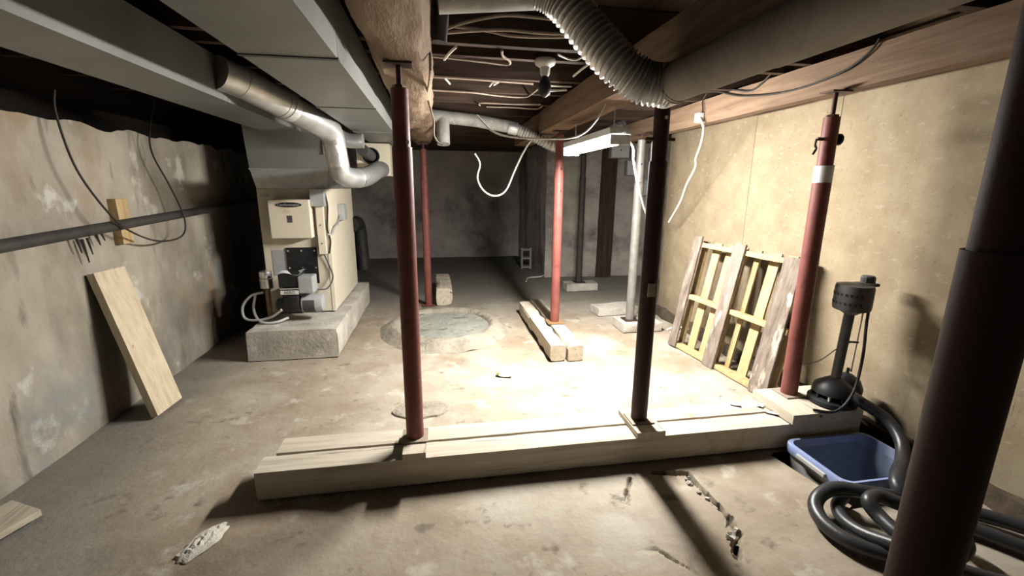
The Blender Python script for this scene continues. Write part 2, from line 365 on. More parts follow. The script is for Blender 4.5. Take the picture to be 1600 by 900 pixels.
# ceiling: subfloor boards over joists
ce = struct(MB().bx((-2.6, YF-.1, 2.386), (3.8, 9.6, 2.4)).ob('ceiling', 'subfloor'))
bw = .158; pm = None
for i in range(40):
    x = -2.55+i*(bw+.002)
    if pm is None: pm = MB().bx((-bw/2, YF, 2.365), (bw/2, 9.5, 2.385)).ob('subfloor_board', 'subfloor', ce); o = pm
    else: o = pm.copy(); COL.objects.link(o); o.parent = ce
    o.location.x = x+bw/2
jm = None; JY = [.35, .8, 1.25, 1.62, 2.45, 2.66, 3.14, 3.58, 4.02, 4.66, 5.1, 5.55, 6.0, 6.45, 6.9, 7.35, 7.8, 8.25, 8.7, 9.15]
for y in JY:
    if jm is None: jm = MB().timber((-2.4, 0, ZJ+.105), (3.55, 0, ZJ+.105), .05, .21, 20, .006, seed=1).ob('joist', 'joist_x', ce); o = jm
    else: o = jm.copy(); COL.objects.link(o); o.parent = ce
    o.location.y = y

# ------------------------------------------------------------------ the lamp
LX, LY0, LY1, LZ = 1.13, 2.7, 3.72, 1.77
t = thing('shop_light', 'lit white shop light hanging under the brown beam', 'lamp', (LX, (LY0+LY1)/2, LZ))
hl = (LY1-LY0)/2
MB().bx((-.07,-hl,.0),(.07,hl,.045), .006).ob('housing', 'white', t)
b = MB(); k = 12; prof = [(.062*math.cos(math.pi*j/k), -.055*math.sin(math.pi*j/k)) for j in range(k+1)]
vs_ = [(x, s_*(hl-.015), z-.0005) for s_ in (-1,1) for x, z in prof]; k += 1
b.add(vs_, [(j, j+1, k+j+1, k+j) for j in range(k-1)]+[tuple(range(k)), tuple(range(2*k-1,k-1,-1)), (0, k, 2*k-1, k-1)])
b.ob('diffuser', 'tube', t, True)
for s_ in (-1, 1):
    MB().bx((-.066, s_*hl-.014, -.06), (.066, s_*hl+.0, .0), .004).ob('end_cap', 'white', t)
    MB().tube([(0, s_*.4, .04), (0, s_*.4, 1.955-LZ)], .004, 6).ob('hanging_chain', 'ltgrey', t)
MB().tube([v-t.location for v in catm([Vector((LX+.02, LY0-.01, LZ+.01))]+[at(px, py, y=2.85) for px, py in ((989,230),(990,250),(997,290),(1010,335),(1022,355))])], .007, 8).ob('power_cord', 'cable_w', t, True)

# ------------------------------------------------------------------ beams overhead
b = MB(); n = 30; seg = 150; ring = []
for j in range(n):
    q = 2*math.pi*j/n; e = 3.2
    c_, s_ = math.cos(q), math.sin(q)
    ring.append((math.copysign(abs(c_)**(2/e), c_), math.copysign(abs(s_)**(2/e), s_)))
vs_ = []
for i in range(seg+1):
    y = -1.6+7.3*i/seg; wx = .03*ns(0, y, 4, .9)
    for j, (a, c2) in enumerate(ring):
        k = 1+.14*fb(a*1.2, y*.8, c2*1.2, 2.1, 5)
        vs_.append((-.135+wx*.6+a*.13*k, y, min(2.075+c2*.115*k, ZJ-.004) if c2 > 0 else 2.075+c2*.115*k))
fs_ = [(i*n+j, i*n+(j+1) % n, (i+1)*n+(j+1) % n, (i+1)*n+j) for i in range(seg) for j in range(n)]
fs_ += [tuple(range(n-1,-1,-1)), tuple(seg*n+j for j in range(n))]
b.add(vs_, fs_); single('log_beam', b, 'log', 'rough hand-hewn log beam overhead beside the long grey trunk duct', 'beam', smooth=True)
single('wooden_beam', MB().timber((1.1, 5.7, 2.052), (1.1, -1.5, 2.052), .21, .19, 40, .006, seed=5), 'beam_y', 'brown wooden beam above the lit shop light and the ribbed flex duct', 'beam')
single('wooden_beam', MB().timber((2.2, 6.9, 2.055), (2.2, -1.5, 2.055), .1, .185, 50, .003, seed=9), 'beam_y', 'brown wooden beam along the top of the yellow board wall', 'beam')

# ------------------------------------------------------------------ support posts
def post(label, x, y, z0, z1, mat='red', zmid=None, screw=.12, lean=None, group=None, r=.044, plate=.13, pmat=None, cat='post', holes=(), hmat='black', sleeve=True):
    t = thing('support_post', label, cat, (x, y, z0), 0, group)
    h = z1-z0; ht = h-screw; zm = (zmid-z0) if zmid else ht-.3
    MB().lathe([(r,.006),(r,zm)], 24).ob('lower_tube', mat, t, True)
    MB().lathe([(r*.86,zm-.02),(r*.86,ht)], 24).ob('upper_tube', 'backlit_red' if mat == 'backlit_red' else mat, t, True)
    MB().bx((-plate/2,-plate/2,0),(plate/2,plate/2,.007), .001).ob('base_plate', pmat or mat, t)
    if screw:
        MB().tube([(0,0,ht-.02),(0,0,h-.008)], .012, 12).ob('screw_rod', 'rod', t, True)
        MB().lathe([(.03,ht),(.03,ht+.012)], 6).ob('nut', 'rod', t)
    MB().bx((-.06,-.045,h-.008),(.06,.045,h), .001).ob('top_plate', 'rod', t)
    for hz, ang in holes:
        c_, s_ = math.cos(ang), math.sin(ang); rr = (r if hz-z0 < zm else r*.86)
        MB().tube([(c_*(rr-.006), s_*(rr-.006), hz-z0), (c_*(rr+.0015), s_*(rr+.0015), hz-z0)], .009, 10).ob('pin_hole', hmat, t)
    return t
A = -math.pi/2
postL = post('dark red post under the log beam, standing on the long timber sill', -.14, 2.1, .197, 1.962, 'red', 1.62, .1, pmat='cable_d', holes=((1.64, A+.75),))
postM = post('dark red-brown post on the timber sill under the ribbed flex duct', 1.09, 2.11, .184, 1.957, 'backlit_red', 1.58, .05, pmat='cable_d', holes=((1.78, A+.1),), hmat='white')  # white pin hole stands for lamp light showing through the tube
MB().tube([(-.075,0,1.5),(.075,0,1.5)], .009, 8).ob('steel_pin', 'rod', postM)
MB().bx((-.028,-.052,.72),(.012,-.043,.79), .001).ob('paper_tag', 'cable_d', postM)
postR = post('red post with white sticker beside the leaning wooden pallet', 2.12, 2.2, .217, 1.96, 'red', 1.58, .13, r=.046, pmat='cable_d')
MB().lathe([(.0468,1.27),(.0468,1.36)], 24).ob('white_sticker', 'white', postR, True)
MB().tube([(-.075,0,1.5),(.06,0,1.5)], .009, 8).ob('steel_pin', 'rod', postR)
MB().tube(catm([(-.075,0,1.5),(-.08,0,1.47),(-.07,0,1.45),(-.085,0,1.42)]), .006, 6).ob('cotter', 'black', postR)
MB().lathe([(.012,0),(.03,.008),(.032,.02),(.02,.03)], 12, (.045,0,1.5), Matrix.Rotation(math.pi/2, 3, 'Y')).ob('pin_knob', 'black', postR)
post('slim red post at the far end of the log beam beside the short timber block', -.125, 5.48, 0, 1.935, 'red', 1.55, .06, holes=((1.7, A+.4),(1.5, A+.4)), plate=.16)
post('bright red post standing on two grey timbers beside the lit shop light', 1.135, 4.1, .145, 1.957, 'red', 1.6, .04, plate=.17, pmat='brass', holes=((1.62, A+.3),(1.42, A+.3)))
post('pale grey steel post on a concrete block beside the end of the board wall', 1.99, 4.22, .095, 1.957, 'steel', 1.5, .05, holes=((1.68, A-.1),(1.5, A-.15)), plate=.15, pmat='rod')
post('dark grey steel post on a concrete block before the stone wall', 2.02, 6.05, .115, 2.145, 'blkpipe', 1.6, .05, plate=.16, pmat='rod')
nearp = post('large dark brown post in front of the blue tote, no timber under it', .845, .53, 0, 1.92, 'backlit_red', 1.36, .03, r=.048, plate=.15)
single('header_block', MB().timber((.62,.53,2.035),(.9,.53,2.035), .2, .23, 6, .003), 'joist_x', 'short dark header block on top of the large dark post', 'beam')

# ------------------------------------------------------------------ floor timbers
t1 = MB().timber((-.87, 2.045, .077), (2.42, 2.045, .077), .138, .146, 60, .0012, .04, 3)
single('sill_timber', t1, 'timber_x', 'long weathered floor timber, front one of the pair under three posts', 'timber', base=(.8, 2.045, 0))
t2 = MB().timber((-.82, 2.192, .08), (2.44, 2.192, .08), .138, .15, 60, .0012, .04, 8)
single('sill_timber', t2, 'timber_x', 'long weathered floor timber, rear one of the pair under three posts', 'timber', base=(.8, 2.192, 0))
def pad(label, c, d, mat='timber_y', ax='y'):
    return single('wood_pad', MB().timber((c[0], c[1]-d[1]/2, c[2]), (c[0], c[1]+d[1]/2, c[2]), d[0], d[2], 6, .0015, seed=c[0]), mat, label, 'wood block')
pad('small wood block under the dark red post of the log beam', (-.14, 2.07, .175), (.11, .24, .04))
pad('small split wood block under the red-brown post below the flex duct', (1.1, 2.1, .168), (.16, .26, .03))
pad('wide wood block under the red post with sticker and the sump pump', (2.17, 2.12, .186), (.46, .33, .058))
# two timbers under the bright red post
single('floor_timber', MB().timber((.995, 3.44, .07), (1.0, 4.95, .07), .135, .14, 30, .006, .25, 12), 'timber_y', 'left chipped grey timber of the pair under the bright red post', 'timber', base=(1, 4.2, 0))
single('floor_timber', MB().timber((1.142, 3.42, .069), (1.155, 5.05, .069), .135, .138, 30, .005, .15, 21), 'timber_y', 'right grey timber of the pair under the bright red post', 'timber', base=(1.15, 4.2, 0))
single('timber_block', MB().timber((.075, 5.42, .11), (.07, 6.4, .11), .2, .215, 16, .01, .25, 31), 'timber_y', 'short stout timber lying beside the slim red post', 'timber', base=(.03, 5.9, 0))

# ------------------------------------------------------------------ concrete blocks
def cblock(label, c, d, rz=0):
    b = MB().timber((-d[0]/2, 0, d[2]/2), (d[0]/2, 0, d[2]/2), d[1], d[2], 8, .006, .08, c[0]*9)
    o = tag(b.ob('concrete_block', 'conc', None, False, (c[0], c[1], 0)), label, 'block'); o.rotation_euler.z = rz
cblock('flat concrete block under the pale grey steel post', (2.07, 4.22, 0), (.42, .3, .09))
cblock('flat concrete slab lying behind the block of the pale grey post', (2.06, 4.82, 0), (.5, .24, .09), .1)
cblock('concrete block under the dark grey post by the stone wall', (2.04, 6.05, 0), (.46, .24, .11))
# cinder block on end
t = thing('cinder_block', 'hollow cinder block standing on end by the back corner', 'block', (1.6, 7.87, 0), -.12)
b = MB(); W, H, D = .19, .39, .19
b.bx((-W/2,-D/2,0),(-W/2+.035,D/2,H), .004); b.bx((W/2-.035,-D/2,0),(W/2,D/2,H), .004)
for z0, z1 in ((.02,.05),(.18,.21),(.34,.37)): b.bx((-W/2+.03,-D/2+.003,z0),(W/2-.03,D/2-.003,z1))
b.ob('block_body', 'block', t)

# ------------------------------------------------------------------ round well cap in the floor
t = thing('well_cap', 'round raised concrete cap set in the floor before the furnace', 'well cap', (.06, 4.5, 0))
def disc(prof, nseg, amp, name, mat):
    b = MB(); vs_ = []; fs_ = []
    for i, (r, z) in enumerate(prof):
        for j in range(nseg):
            q = 2*math.pi*j/nseg; x, y = r*math.cos(q), r*math.sin(q)
            k = 1+.05*fb(x*1., y*1., 0, 2, 3) if i > 0 else 1
            vs_.append((x*k, y*k*1.08, max(z+amp*fb(x, y, 9, 5, 4), -.01)))
    for i in range(len(prof)-1):
        for j in range(nseg): j2 = (j+1) % nseg; fs_.append((i*nseg+j, i*nseg+j2, (i+1)*nseg+j2, (i+1)*nseg+j))
    b.add(vs_, fs_); return b.ob(name, mat, t, True)
disc([(.0001,.028),(.1,.028),(.2,.027),(.3,.026),(.38,.026),(.43,.027),(.455,.034)], 56, .008, 'cap_centre', 'well')
disc([(.455,.034),(.475,.062),(.51,.075),(.55,.066),(.59,.042),(.63,.014),(.67,-.012)], 56, .016, 'cap_rim', 'rim')

# ------------------------------------------------------------------ furnace on its plinth
PX0, PX1, PY0, PY1, PZ = -1.6, -.87, 3.82, 5.75, .26
b = MB().timber(((PX0+PX1)/2, PY0, PZ/2), ((PX0+PX1)/2, PY1, PZ/2), PX1-PX0, PZ, 24, .007, .05, 40)
tag(b.ob('concrete_plinth', 'conc', None, False, (0,0,0)), 'rough concrete plinth under the cream furnace', 'plinth')
FX0, FX1, FY0, FY1, FZ0, FZ1 = -1.575, -.985, 4.36, 5.62, .272, 1.425
f = thing('furnace', 'cream oil furnace with a black burner on a concrete plinth', 'furnace', ((FX0+FX1)/2, FY0, FZ0))
fw = (FX1-FX0)/2; fd = FY1-FY0; fh = FZ1-FZ0
MB().bx((-fw,0,0),(fw,fd,fh), .006).ob('cabinet', 'cream', f)
MB().bx((fw-.03,-.004,.0),(fw+.004,.02,fh), .002).ob('corner_trim', 'cream', f)
# all on the front face, y negative = towards the room
cb = MB().bx((-.17,-.13,.72),(.17,0,1.06), .005).ob('control_box', 'cream', f)
b = MB(); b.lathe([(.11,0),(.11,.003)], 32, (0,0,0)); b.v = [(v[0], -.13-v[2], 1.015+v[1]*.2) for v in b.v]; b.ob('oval_badge', 'black', cb)
def frontm(x, z, y): return Matrix.Translation((x, y, z)) @ Matrix.Rotation(math.pi/2, 4, 'X')
text_mesh('badge_lettering', 'Comfortmaker', .031, 'ltgrey', cb, frontm(0, 1.015, -.1335), .0004)
MB().bx((-.02,-.133,.86),(.02,-.129,.92)).ob('status_window', 'dkgrey', cb)
MB().bx((-fw+.025,-.003,1.08),(-fw+.1,0,1.11)).ob('makers_label', 'ltgrey', f)
rc = MB().bx((.2,-.05,.56),(.265,0,1.06), .003).ob('wiring_channel', 'cream', f)
for z in (.66,.83): MB().tube([(.232,-.053,z),(.232,-.048,z)], .006, 8).ob('channel_screw', 'dkgrey', rc)
MB().bx((.17,-.09,1.0),(.29,0,1.15), .004).ob('junction_box', 'ltgrey', f)
MB().bx((-.225,-.003,.36),(-.1,0,.6)).ob('rating_plate', 'ltgrey', f)
mp_ = MB().bx((-.1,-.012,.28),(.17,0,.62), .002).ob('mounting_plate', 'black', f)
for x in (-.08, .035, .15):
    for z in (.43, .59): 
        MB().tube([(x,-.018,z),(x,-.01,z)], .009, 8).ob('plate_screw', 'chrome', mp_)
bu = MB()
prof = []
for j in range(26):
    q = 2*math.pi*j/26; r = .145+.02*math.cos(q-.6); prof.append((r*math.cos(q), r*math.sin(q)))
vs_ = [(.0+s*.055, -.2+px_, .175+pz_) for s in (-1,1) for px_, pz_ in prof]; k = 26
bu.add(vs_, [tuple(range(k)), tuple(range(2*k-1,k-1,-1))]+[(i, (i+1) % k, k+(i+1) % k, k+i) for i in range(k)])
bu.box((0,-.06,.22),(.11,.12,.18), None, .01); bu.tube([(0,-.08,.24),(0,.0,.24)], .06, 16)
bu.box((0,-.27,.2),(.13,.16,.22), None, .02)
bu = bu.ob('burner_housing', 'black', f, True)
tb = MB().bx((-.085,-.34,.315),(.085,-.14,.43), .008).ob('ignition_box', 'black', bu)
b = MB(); b.grid(lambda u, v: (-.085+.17*u+.015*v, -.345+.19*v, .433+.012*math.sin(u*5+v*3)), 6, 6); b.ob('paper_sheet', 'paper', tb)
nb = MB().bx((-.07,-.356,.255),(.075,-.35,.29), .001).ob('name_plate', 'white', bu)
text_mesh('plate_lettering', 'AERO', .034, 'black', nb, frontm(.002, .2725, -.3565), .0004)
MB().bx((-.075,-.352,.3),(.075,-.348,.31)).ob('edge_strip', 'ltgrey', bu)
MB().bx((.075,-.35,.26),(.2,-.2,.41), .012).ob('primary_control', 'ltgrey', bu)
R90 = Matrix.Rotation(math.pi/2, 3, 'Y')
mo = MB().lathe([(.07,0),(.085,.01),(.085,.15),(.078,.18),(.04,.19)], 24, (.07,-.25,.15), R90).ob('motor', 'ltgrey', bu, True)
MB().lathe([(.086,.02),(.086,.12)], 24, (.07,-.25,.148), R90).ob('motor_band', 'dkgrey', mo, True)
MB().lathe([(.05,0),(.06,.01),(.06,.07),(.04,.09)], 20, (-.06,-.24,.14), Matrix.Rotation(-math.pi/2, 3, 'Y')).ob('fuel_pump', 'dkgrey', bu, True)
cable_pts = catm([(.235,-.03,.56),(.27,-.02,.45),(.3,-.04,.34),(.26,-.12,.25),(.18,-.24,.27)])
MB().tube(cable_pts, .007, 8).ob('burner_cord', 'dkgrey', f, True)
MB().tube(catm([(.28,-.02,1.14),(.3,-.015,1.0),(.28,-.012,.8),(.3,-.012,.68),(.28,-.015,.56)]), .007, 8).ob('control_cord', 'black', f, True)
MB().tube(catm([(.28,-.02,.74),(.31,.02,.74),(.315,.15,.8),(.315,.3,.82),(.315,.45,.9)]), .008, 8).ob('flexible_conduit', 'ltgrey', f, True)
MB().bx((.297,.42,.84),(.36,.55,1.0), .004).ob('switch_box', 'ltgrey', f)
# oil filter with its looped lines
f2 = thing('oil_filter', 'small bright oil filter with looped white fuel lines beside the furnace burner', 'oil filter', (-1.53, 4.22, PZ))
MB().tube([(0,0,0),(0,0,.27)], .022, 12).ob('riser_pipe', 'brass', f2, True)
MB().lathe([(.03,.27),(.055,.29),(.055,.36),(.058,.365),(.058,.375),(.05,.38),(.055,.41),(.05,.44),(.02,.45)], 20).ob('filter_bowl', 'chrome', f2, True)
MB().tube(catm([(-.03,-.02,.25),(-.12,-.05,.23),(-.2,-.05,.14),(-.19,-.08,.04),(-.1,-.12,-.0+.02),(.05,-.16,.05),(.17,-.2,.13)]), .011, 10).ob('fuel_line', 'white', f2, True)
MB().tube(catm([(-.09,-.04,.235),(-.11,-.06,.12),(-.08,-.1,.04),(-.0,-.18,.012),(.12,-.2,.02),(.21,-.17,.05)]), .011, 10).ob('fuel_line', 'white', f2, True)
# plenum above
p = thing('plenum', 'grey sheet-metal plenum on top of the cream furnace', 'duct', ((FX0+FX1)/2, FY0, FZ1))
def frus(z0, z1, a, c2):
    v = [(-a[0],a[1],z0),(a[0],a[1],z0),(a[0],a[2],z0),(-a[0],a[2],z0),(-c2[0],c2[1],z1),(c2[0],c2[1],z1),(c2[0],c2[2],z1),(-c2[0],c2[2],z1)]
    return MB().add(v, [(0,3,2,1),(4,5,6,7),(0,1,5,4),(1,2,6,5),(2,3,7,6),(3,0,4,7)])
frus(.0, .17, (fw,.01,fd-.02), (fw+.035,.0,fd)).ob('collar', 'galv', p)
frus(.17, .7, (fw+.035,.0,fd), (fw+.055,-.04,fd)).ob('upper_box', 'duct', p)
MB().bx((-fw-.04,-.006,.162),(fw+.04,.012,.178)).ob('seam', 'galv', p)
MB().bx((fw+.01,-.03,.3),(fw+.052,.0,.66)).ob('cleat_strip', 'galv', p)
# flue behind
single('flue_pipe', MB().tube(catm([(-1.0,5.58,1.0),(-.98,5.82,1.0),(-.97,5.9,.9),(-.96,5.92,.6),(-.95,5.92,.4)]), .085, 16), 'black', 'black flue elbow behind the cream furnace', 'flue pipe', smooth=True)

# ------------------------------------------------------------------ rectangular ducts
d = thing('trunk_duct', 'long grey rectangular trunk duct beside the hewn log beam', 'duct', (-.5, 2, 1.9))
for y0, y1 in ((-1.5,1.83),(1.835,2.9),(2.905,4.1),(4.105,5.3)):
    MB().bx((-.165,y0-2,0),(.165,y1-2,.235)).ob('duct_section', 'duct', d)
    MB().bx((-.169,y1-2-.012,-.004),(.169,y1-2+.012,.004)).ob('drive_cleat', 'dkgrey' if y1 < 2 else 'duct', d)
d = thing('return_duct', 'dim grey rectangular duct running above the old left wall to the plenum', 'duct', (-1.3, 2, 1.91))
for y0, y1 in ((-1.5,.6),(.605,2.9),(2.905,4.31)):
    MB().bx((-.16,y0-2,0),(.16,y1-2,.22)).ob('duct_section', 'duct', d)
# round take-off with elbows
q = [(-1.13,2.78,2.04),(-1.06,2.9,2.02),(-.93,3.15,1.955),(-.78,3.5,1.87),(-.745,3.62,1.84)]
d = thing('round_duct', 'shiny round metal duct with elbows dropping past the furnace', 'duct', (-.76, 3.6, 1.5))
def rel(pts, o): return [Vector(v)-o.location for v in pts]
MB().tube(rel(q[:3], d), .088, 24).ob('straight_run', 'galv', d, True)
MB().tube(rel(q[2:], d), .084, 24).ob('straight_run', 'galv', d, True)
for i, pt in ((1, .03), (2, .0)):
    a = Vector(q[i]); dr = (Vector(q[i+1])-Vector(q[i-1])).normalized()
    MB().tube(rel([a-dr*.012, a+dr*.012], d), .0905, 24).ob('crimp_ring', 'galv', d, True)
MB().tube(rel([Vector(q[2])+Vector((.01,.025,-.006)), Vector(q[2])+Vector((.03,.075,-.018))], d), .089, 24).ob('foil_tape', 'tape', d, True)
MB().tube(rel(catm([(-.775,3.52,1.865),(-.745,3.6,1.83),(-.735,3.63,1.77)], 5), d), .083, 24).ob('elbow', 'galv', d, True)
MB().tube(rel([(-.735,3.63,1.78),(-.72,3.66,1.6)], d), .079, 24).ob('drop', 'tape', d, True)
MB().tube(rel(catm([(-.72,3.66,1.62),(-.715,3.68,1.56),(-.68,3.76,1.52),(-.62,3.88,1.515)], 4), d), lambda u: .076+.004*(math.sin(u*40) > 0), 24).ob('elbow', 'galv', d, True)
MB().tube(rel(catm([(-.62,3.88,1.515),(-.57,4.1,1.54),(-.54,4.5,1.6),(-.54,4.86,1.62)], 10), d), lambda u: .076+.005*math.sin(u*60), 24).ob('flexible_end', 'duct', d, True)
single('elbow_stub', MB().tube(catm([(-.8,3.95,1.9),(-.78,4.0,1.86),(-.7,4.02,1.82),(-.58,4.02,1.82)], 5), .06, 20), 'galv', 'short metal duct stub behind the shiny elbow under the trunk duct', 'duct', smooth=True)
d = thing('drop_box', 'cream sheet-metal box hanging below the far end of the trunk duct', 'duct box', (-.6, 5.0, 1.56))
MB().bx((-.2,0,0),(.14,.4,.33), .003).ob('box_body', 'cream', d)
MB().lathe([(.085,0),(.085,.03),(.07,.03),(.07,0)], 24, (-.05,-.0,.2), Matrix.Rotation(math.pi/2,3,'X')).ob('round_port', 'black', d, True)
MB().tube([(-.05,-.02,.2),(-.09,-.3,.24)], .055, 18).ob('port_pipe', 'dkgrey', d, True)

# ------------------------------------------------------------------ ribbed flex duct and round ducts overhead
def flex(pts, r, name, label, ribs, n=28, mat='foil'):
    pp = catm(pts, 40); b = MB(); L_ = len(pp)
    return single(name, b.tube(pp, lambda u: r*(1+.11*math.cos(u*ribs*2*math.pi)), n), mat, label, 'duct', smooth=True)
YP = 1.84
fp = [at(845,-22,y=2.0), at(880,0,y=1.98), at(925,55,y=1.93), at(970,104,y=1.86), at(1010,130,y=YP), at(1046,133,y=YP-.02)]
flex(fp, .078, 'flex_duct', 'thick ribbed flexible foil duct bending down from the lateral pipe to the large dusty pipe', 34)
e0 = at(1050,131,y=YP-.02)
d = thing('round_duct', 'large dusty round duct running below the joists beside the yellow board wall', 'duct', tuple(e0))
MB().tube([(-.012,.045,0),(0,-.03,0)], .09, 28, r2=.083).ob('foil_tape', 'tape', d, True)
MB().tube([(0,.02,0),(0,-.6,0)], .077, 28).ob('duct_section', 'dustduct', d, True)
MB().tube([(0,-.58,0),(0,-3.2,0)], .0795, 28).ob('duct_section', 'dustduct', d, True)
MB().tube([(0,-.04,0),(0,-.06,0)], .0795, 28).ob('crimp_ring', 'dustduct', d, True)
l0, l1 = at(690,-12,y=2.02), at(852,-20,y=2.02)
d = thing('lateral_pipe', 'speckled grey pipe between the joists feeding the ribbed flex duct', 'pipe', tuple(l0))
MB().tube([(-.02,0,0), Vector(l1)-l0+Vector((.03,0,0))], .078, 24).ob('pipe_run', 'oldpipe', d, True)
v0 = at(690,30,y=2.18)
single('vent_pipe', MB().tube([at(692,-25,y=2.18), at(690,25,y=2.18), at(687,66,y=2.18)], .032, 18), 'blkpipe', 'short dark pipe end hanging beside the hewn log', 'pipe', smooth=True)
# farther pipe with its flex
q = [at(668,180,y=4.44), at(740,188,y=4.44), at(800,199,y=4.42)]
d = thing('round_duct', 'grey round duct under the far joists leading to the thin ribbed hose', 'duct', tuple(q[1]))
MB().tube(rel(q, d), .058, 20).ob('pipe_run', 'oldpipe', d, True)
MB().tube(rel([q[0]+Vector((.14,-.0,-.03)), q[0]+Vector((.14,-.02,-.12)), q[0]+Vector((.14,-.05,-.26))], d), .06, 20).ob('down_elbow', 'oldpipe', d, True)
MB().tube(rel([q[2]-Vector((.03,0,0)), q[2]+Vector((.05,-.01,-.02))], d), .062, 20).ob('foil_tape', 'tape', d, True)
flex([q[2]+Vector((.03,0,-.01)), at(835,214,y=4.38), at(872,230,y=4.4), at(915,230,y=4.7), at(948,208,y=4.85), at(985,188,y=5.3)], .05, 'flex_hose', 'thin ribbed flexible duct passing behind the lit shop light', 44, 18)

# ------------------------------------------------------------------ left wall things
single('iron_pipe', MB().tube([(-1.98,-1.0,1.03),(-1.98,2.4,1.17),(-1.98,4.5,1.25),(-1.98,6.5,1.33)], .032, 16), 'blkpipe', 'long black iron pipe along the old left wall', 'pipe', smooth=True)
single('wood_block', MB().timber((-2.045,3.32,1.07),(-2.045,3.32,1.36), .11, .05, 6, .003, side=(0,1,0)), 'pine_z', 'small wood block on the left wall behind the black iron pipe', 'wood block')
# leaning board
B0, B1 = Vector((-1.795,3.02,.004)), Vector((-2.03,3.08,.93))
single('leaning_plank', MB().timber(B0+Vector((0,0,.01)), B1, .25, .045, 18, .0008, .03, 50, side=(.06,1,0)), 'plank', 'pale wide plank leaning against the old left wall', 'plank')
single('floor_board', MB().timber(at(-60,850,z=.03), at(42,793,z=.03), .2, .03, 6, .002, side=(.9,-.45,0)), 'timber_y', 'grey board end lying on the floor along the left wall', 'board')
cable('black_wire', [at(85,140,x=-1.98), at(88,180,x=-1.98), at(120,265,x=-1.97), at(170,333,x=-1.93), at(205,362,x=-1.93), at(250,377,x=-1.93), at(285,368,x=-1.93), at(288,340,x=-1.93), at(265,290,x=-1.97), at(238,240,x=-1.98), at(234,200,x=-1.99), at(243,150,x=-2.0)], .006, 'cable_b', 'black wire hanging in a loop over the iron pipe on the left wall')
for i, (px, py, ln) in enumerate(((119,372,.09),(128,374,.14),(136,372,.1),(150,366,.07),(158,364,.05))):
    a = at(px, py, x=-2.035); MB().tube(catm([a, a+Vector((0,.01,-ln*.5)), a+Vector((0,.02,-ln))]), .008, 6, r2=.003).ob('tar_drip', 'tar', wl)

# ------------------------------------------------------------------ pallet leaning on the board wall
TH = math.atan2(.19, 1.0)
pl = thing('wooden_pallet', 'wooden pallet leaning on its edge against the yellow board wall', 'pallet', (2.14, 3.7, .0))
# local frame: u along -y (towards camera), v up the pallet, n thickness towards the wall
U = Vector((.095, -1.0, 0)).normalized(); V = Vector((math.sin(TH), .0, math.cos(TH))).normalized(); V = (V-U*V.dot(U)).normalized(); Nn = V.cross(U).normalized()
if Nn.x < 0: Nn = -Nn
def pb_(name, u0, v0, u1, v1, n0, th, wd, mat, amp=.003, chip=.05, seed=0):
    a = U*u0+V*v0+Nn*(n0+th/2); c2 = U*u1+V*v1+Nn*(n0+th/2); tt = (c2-a).normalized(); sd = tt.cross(Nn).normalized()
    return MB().timber(a, c2, wd, th, 18, amp, chip, seed, side=sd).ob(name, mat, pl)
PH = 1.02; PW = 1.17
pb_('face_board', .06, .01, .05, PH+.03, 0, .02, .105, 'rough_z', .007, .3, 1)
pb_('face_board', .56, .0, .56, PH+.02, 0, .02, .125, 'rough_z', .003, .2, 2)
pb_('face_board', 1.09, -.0, 1.07, PH-.01, 0, .02, .16, 'rough_z', .007, .3, 3)
for v in (.03, .5, PH-.04): pb_('stringer', .0, v, PW, v-.005, .021, .085, .04, 'pine_x', .002, .05, v)
for i, u in enumerate((.05, .2, .36, .51, .66, .82, .98, 1.1)):
    pb_('deck_board', u, .0, u+(-.01,.0,.005)[i % 3], PH, .107, .016, (.07,.09,.09,.08,.05,.09,.08,.07)[i], 'pine_z', .002, .04, 10+i)
single('plastic_strap', MB().tube(catm([at(1042,515,z=.1), at(1058,511,z=.12), at(1075,514,z=.13), at(1068,520,z=.1), at(1047,519,z=.09)]), .008, 6), 'white', 'white plastic strap knotted round the bottom of the pallet', 'strap')

# ------------------------------------------------------------------ sump pump
SP = Vector((2.285, 2.06, .216))
s = thing('sump_pump', 'black pedestal sump pump on the wood block by the board wall', 'pump', tuple(SP))
MB().lathe([(.11,.0),(.125,.01),(.125,.03),(.1,.045),(.07,.05)], 24).ob('strainer_base', 'black', s, True)
for j in range(10):
    a = 2*math.pi*j/10; MB().box((.1*math.cos(a), .1*math.sin(a), .055), (.012,.012,.03)).ob('strainer_rib', 'ltgrey' if j % 3 == 0 else 'black', s)
MB().lathe([(.07,.06),(.11,.07),(.1,.11),(.06,.14),(.03,.16)], 20).ob('volute', 'black', s, True)
MB().lathe([(.055,0),(.085,.02),(.09,.08),(.07,.13),(.03,.16),(.008,.17),(.008,.2)], 18, (.11,.03,-.0)).ob('float', 'black', s, True)
MB().tube([(0,0,.13),(.015,0,.55)], .026, 18).ob('column', 'dkgrey', s, True)
mh = MB().lathe([(.03,.545),(.05,.56),(.088,.575),(.092,.59),(.092,.7),(.088,.715),(.045,.722)], 28, (.02,0,0)).ob('motor_housing', 'dkgrey', s, True)
for j in range(10):
    a = math.pi+(j-4.5)*.26
    for z in (.615, .665): MB().box((.02+.0915*math.cos(a-.0), .0915*math.sin(a), z), (.004,.011,.014), Matrix.Rotation(a,3,'Z')).ob('vent_slot', 'black', mh)
MB().lathe([(.034,.71),(.036,.72),(.036,.75),(.03,.76)], 12, (.12,.02,0)).ob('switch_cap', 'dkgrey', s)
MB().bx((.05,-.03,.705),(.15,.05,.722), .004).ob('switch_bracket', 'dkgrey', s)
MB().tube([(.02,0,.38),(.11,.0,.37)], .006, 8).ob('rod_guide', 'black', s)
MB().tube([(.12,.02,.18),(.13,.02,.74)], .005, 8).ob('float_rod', 'cable_d', s)
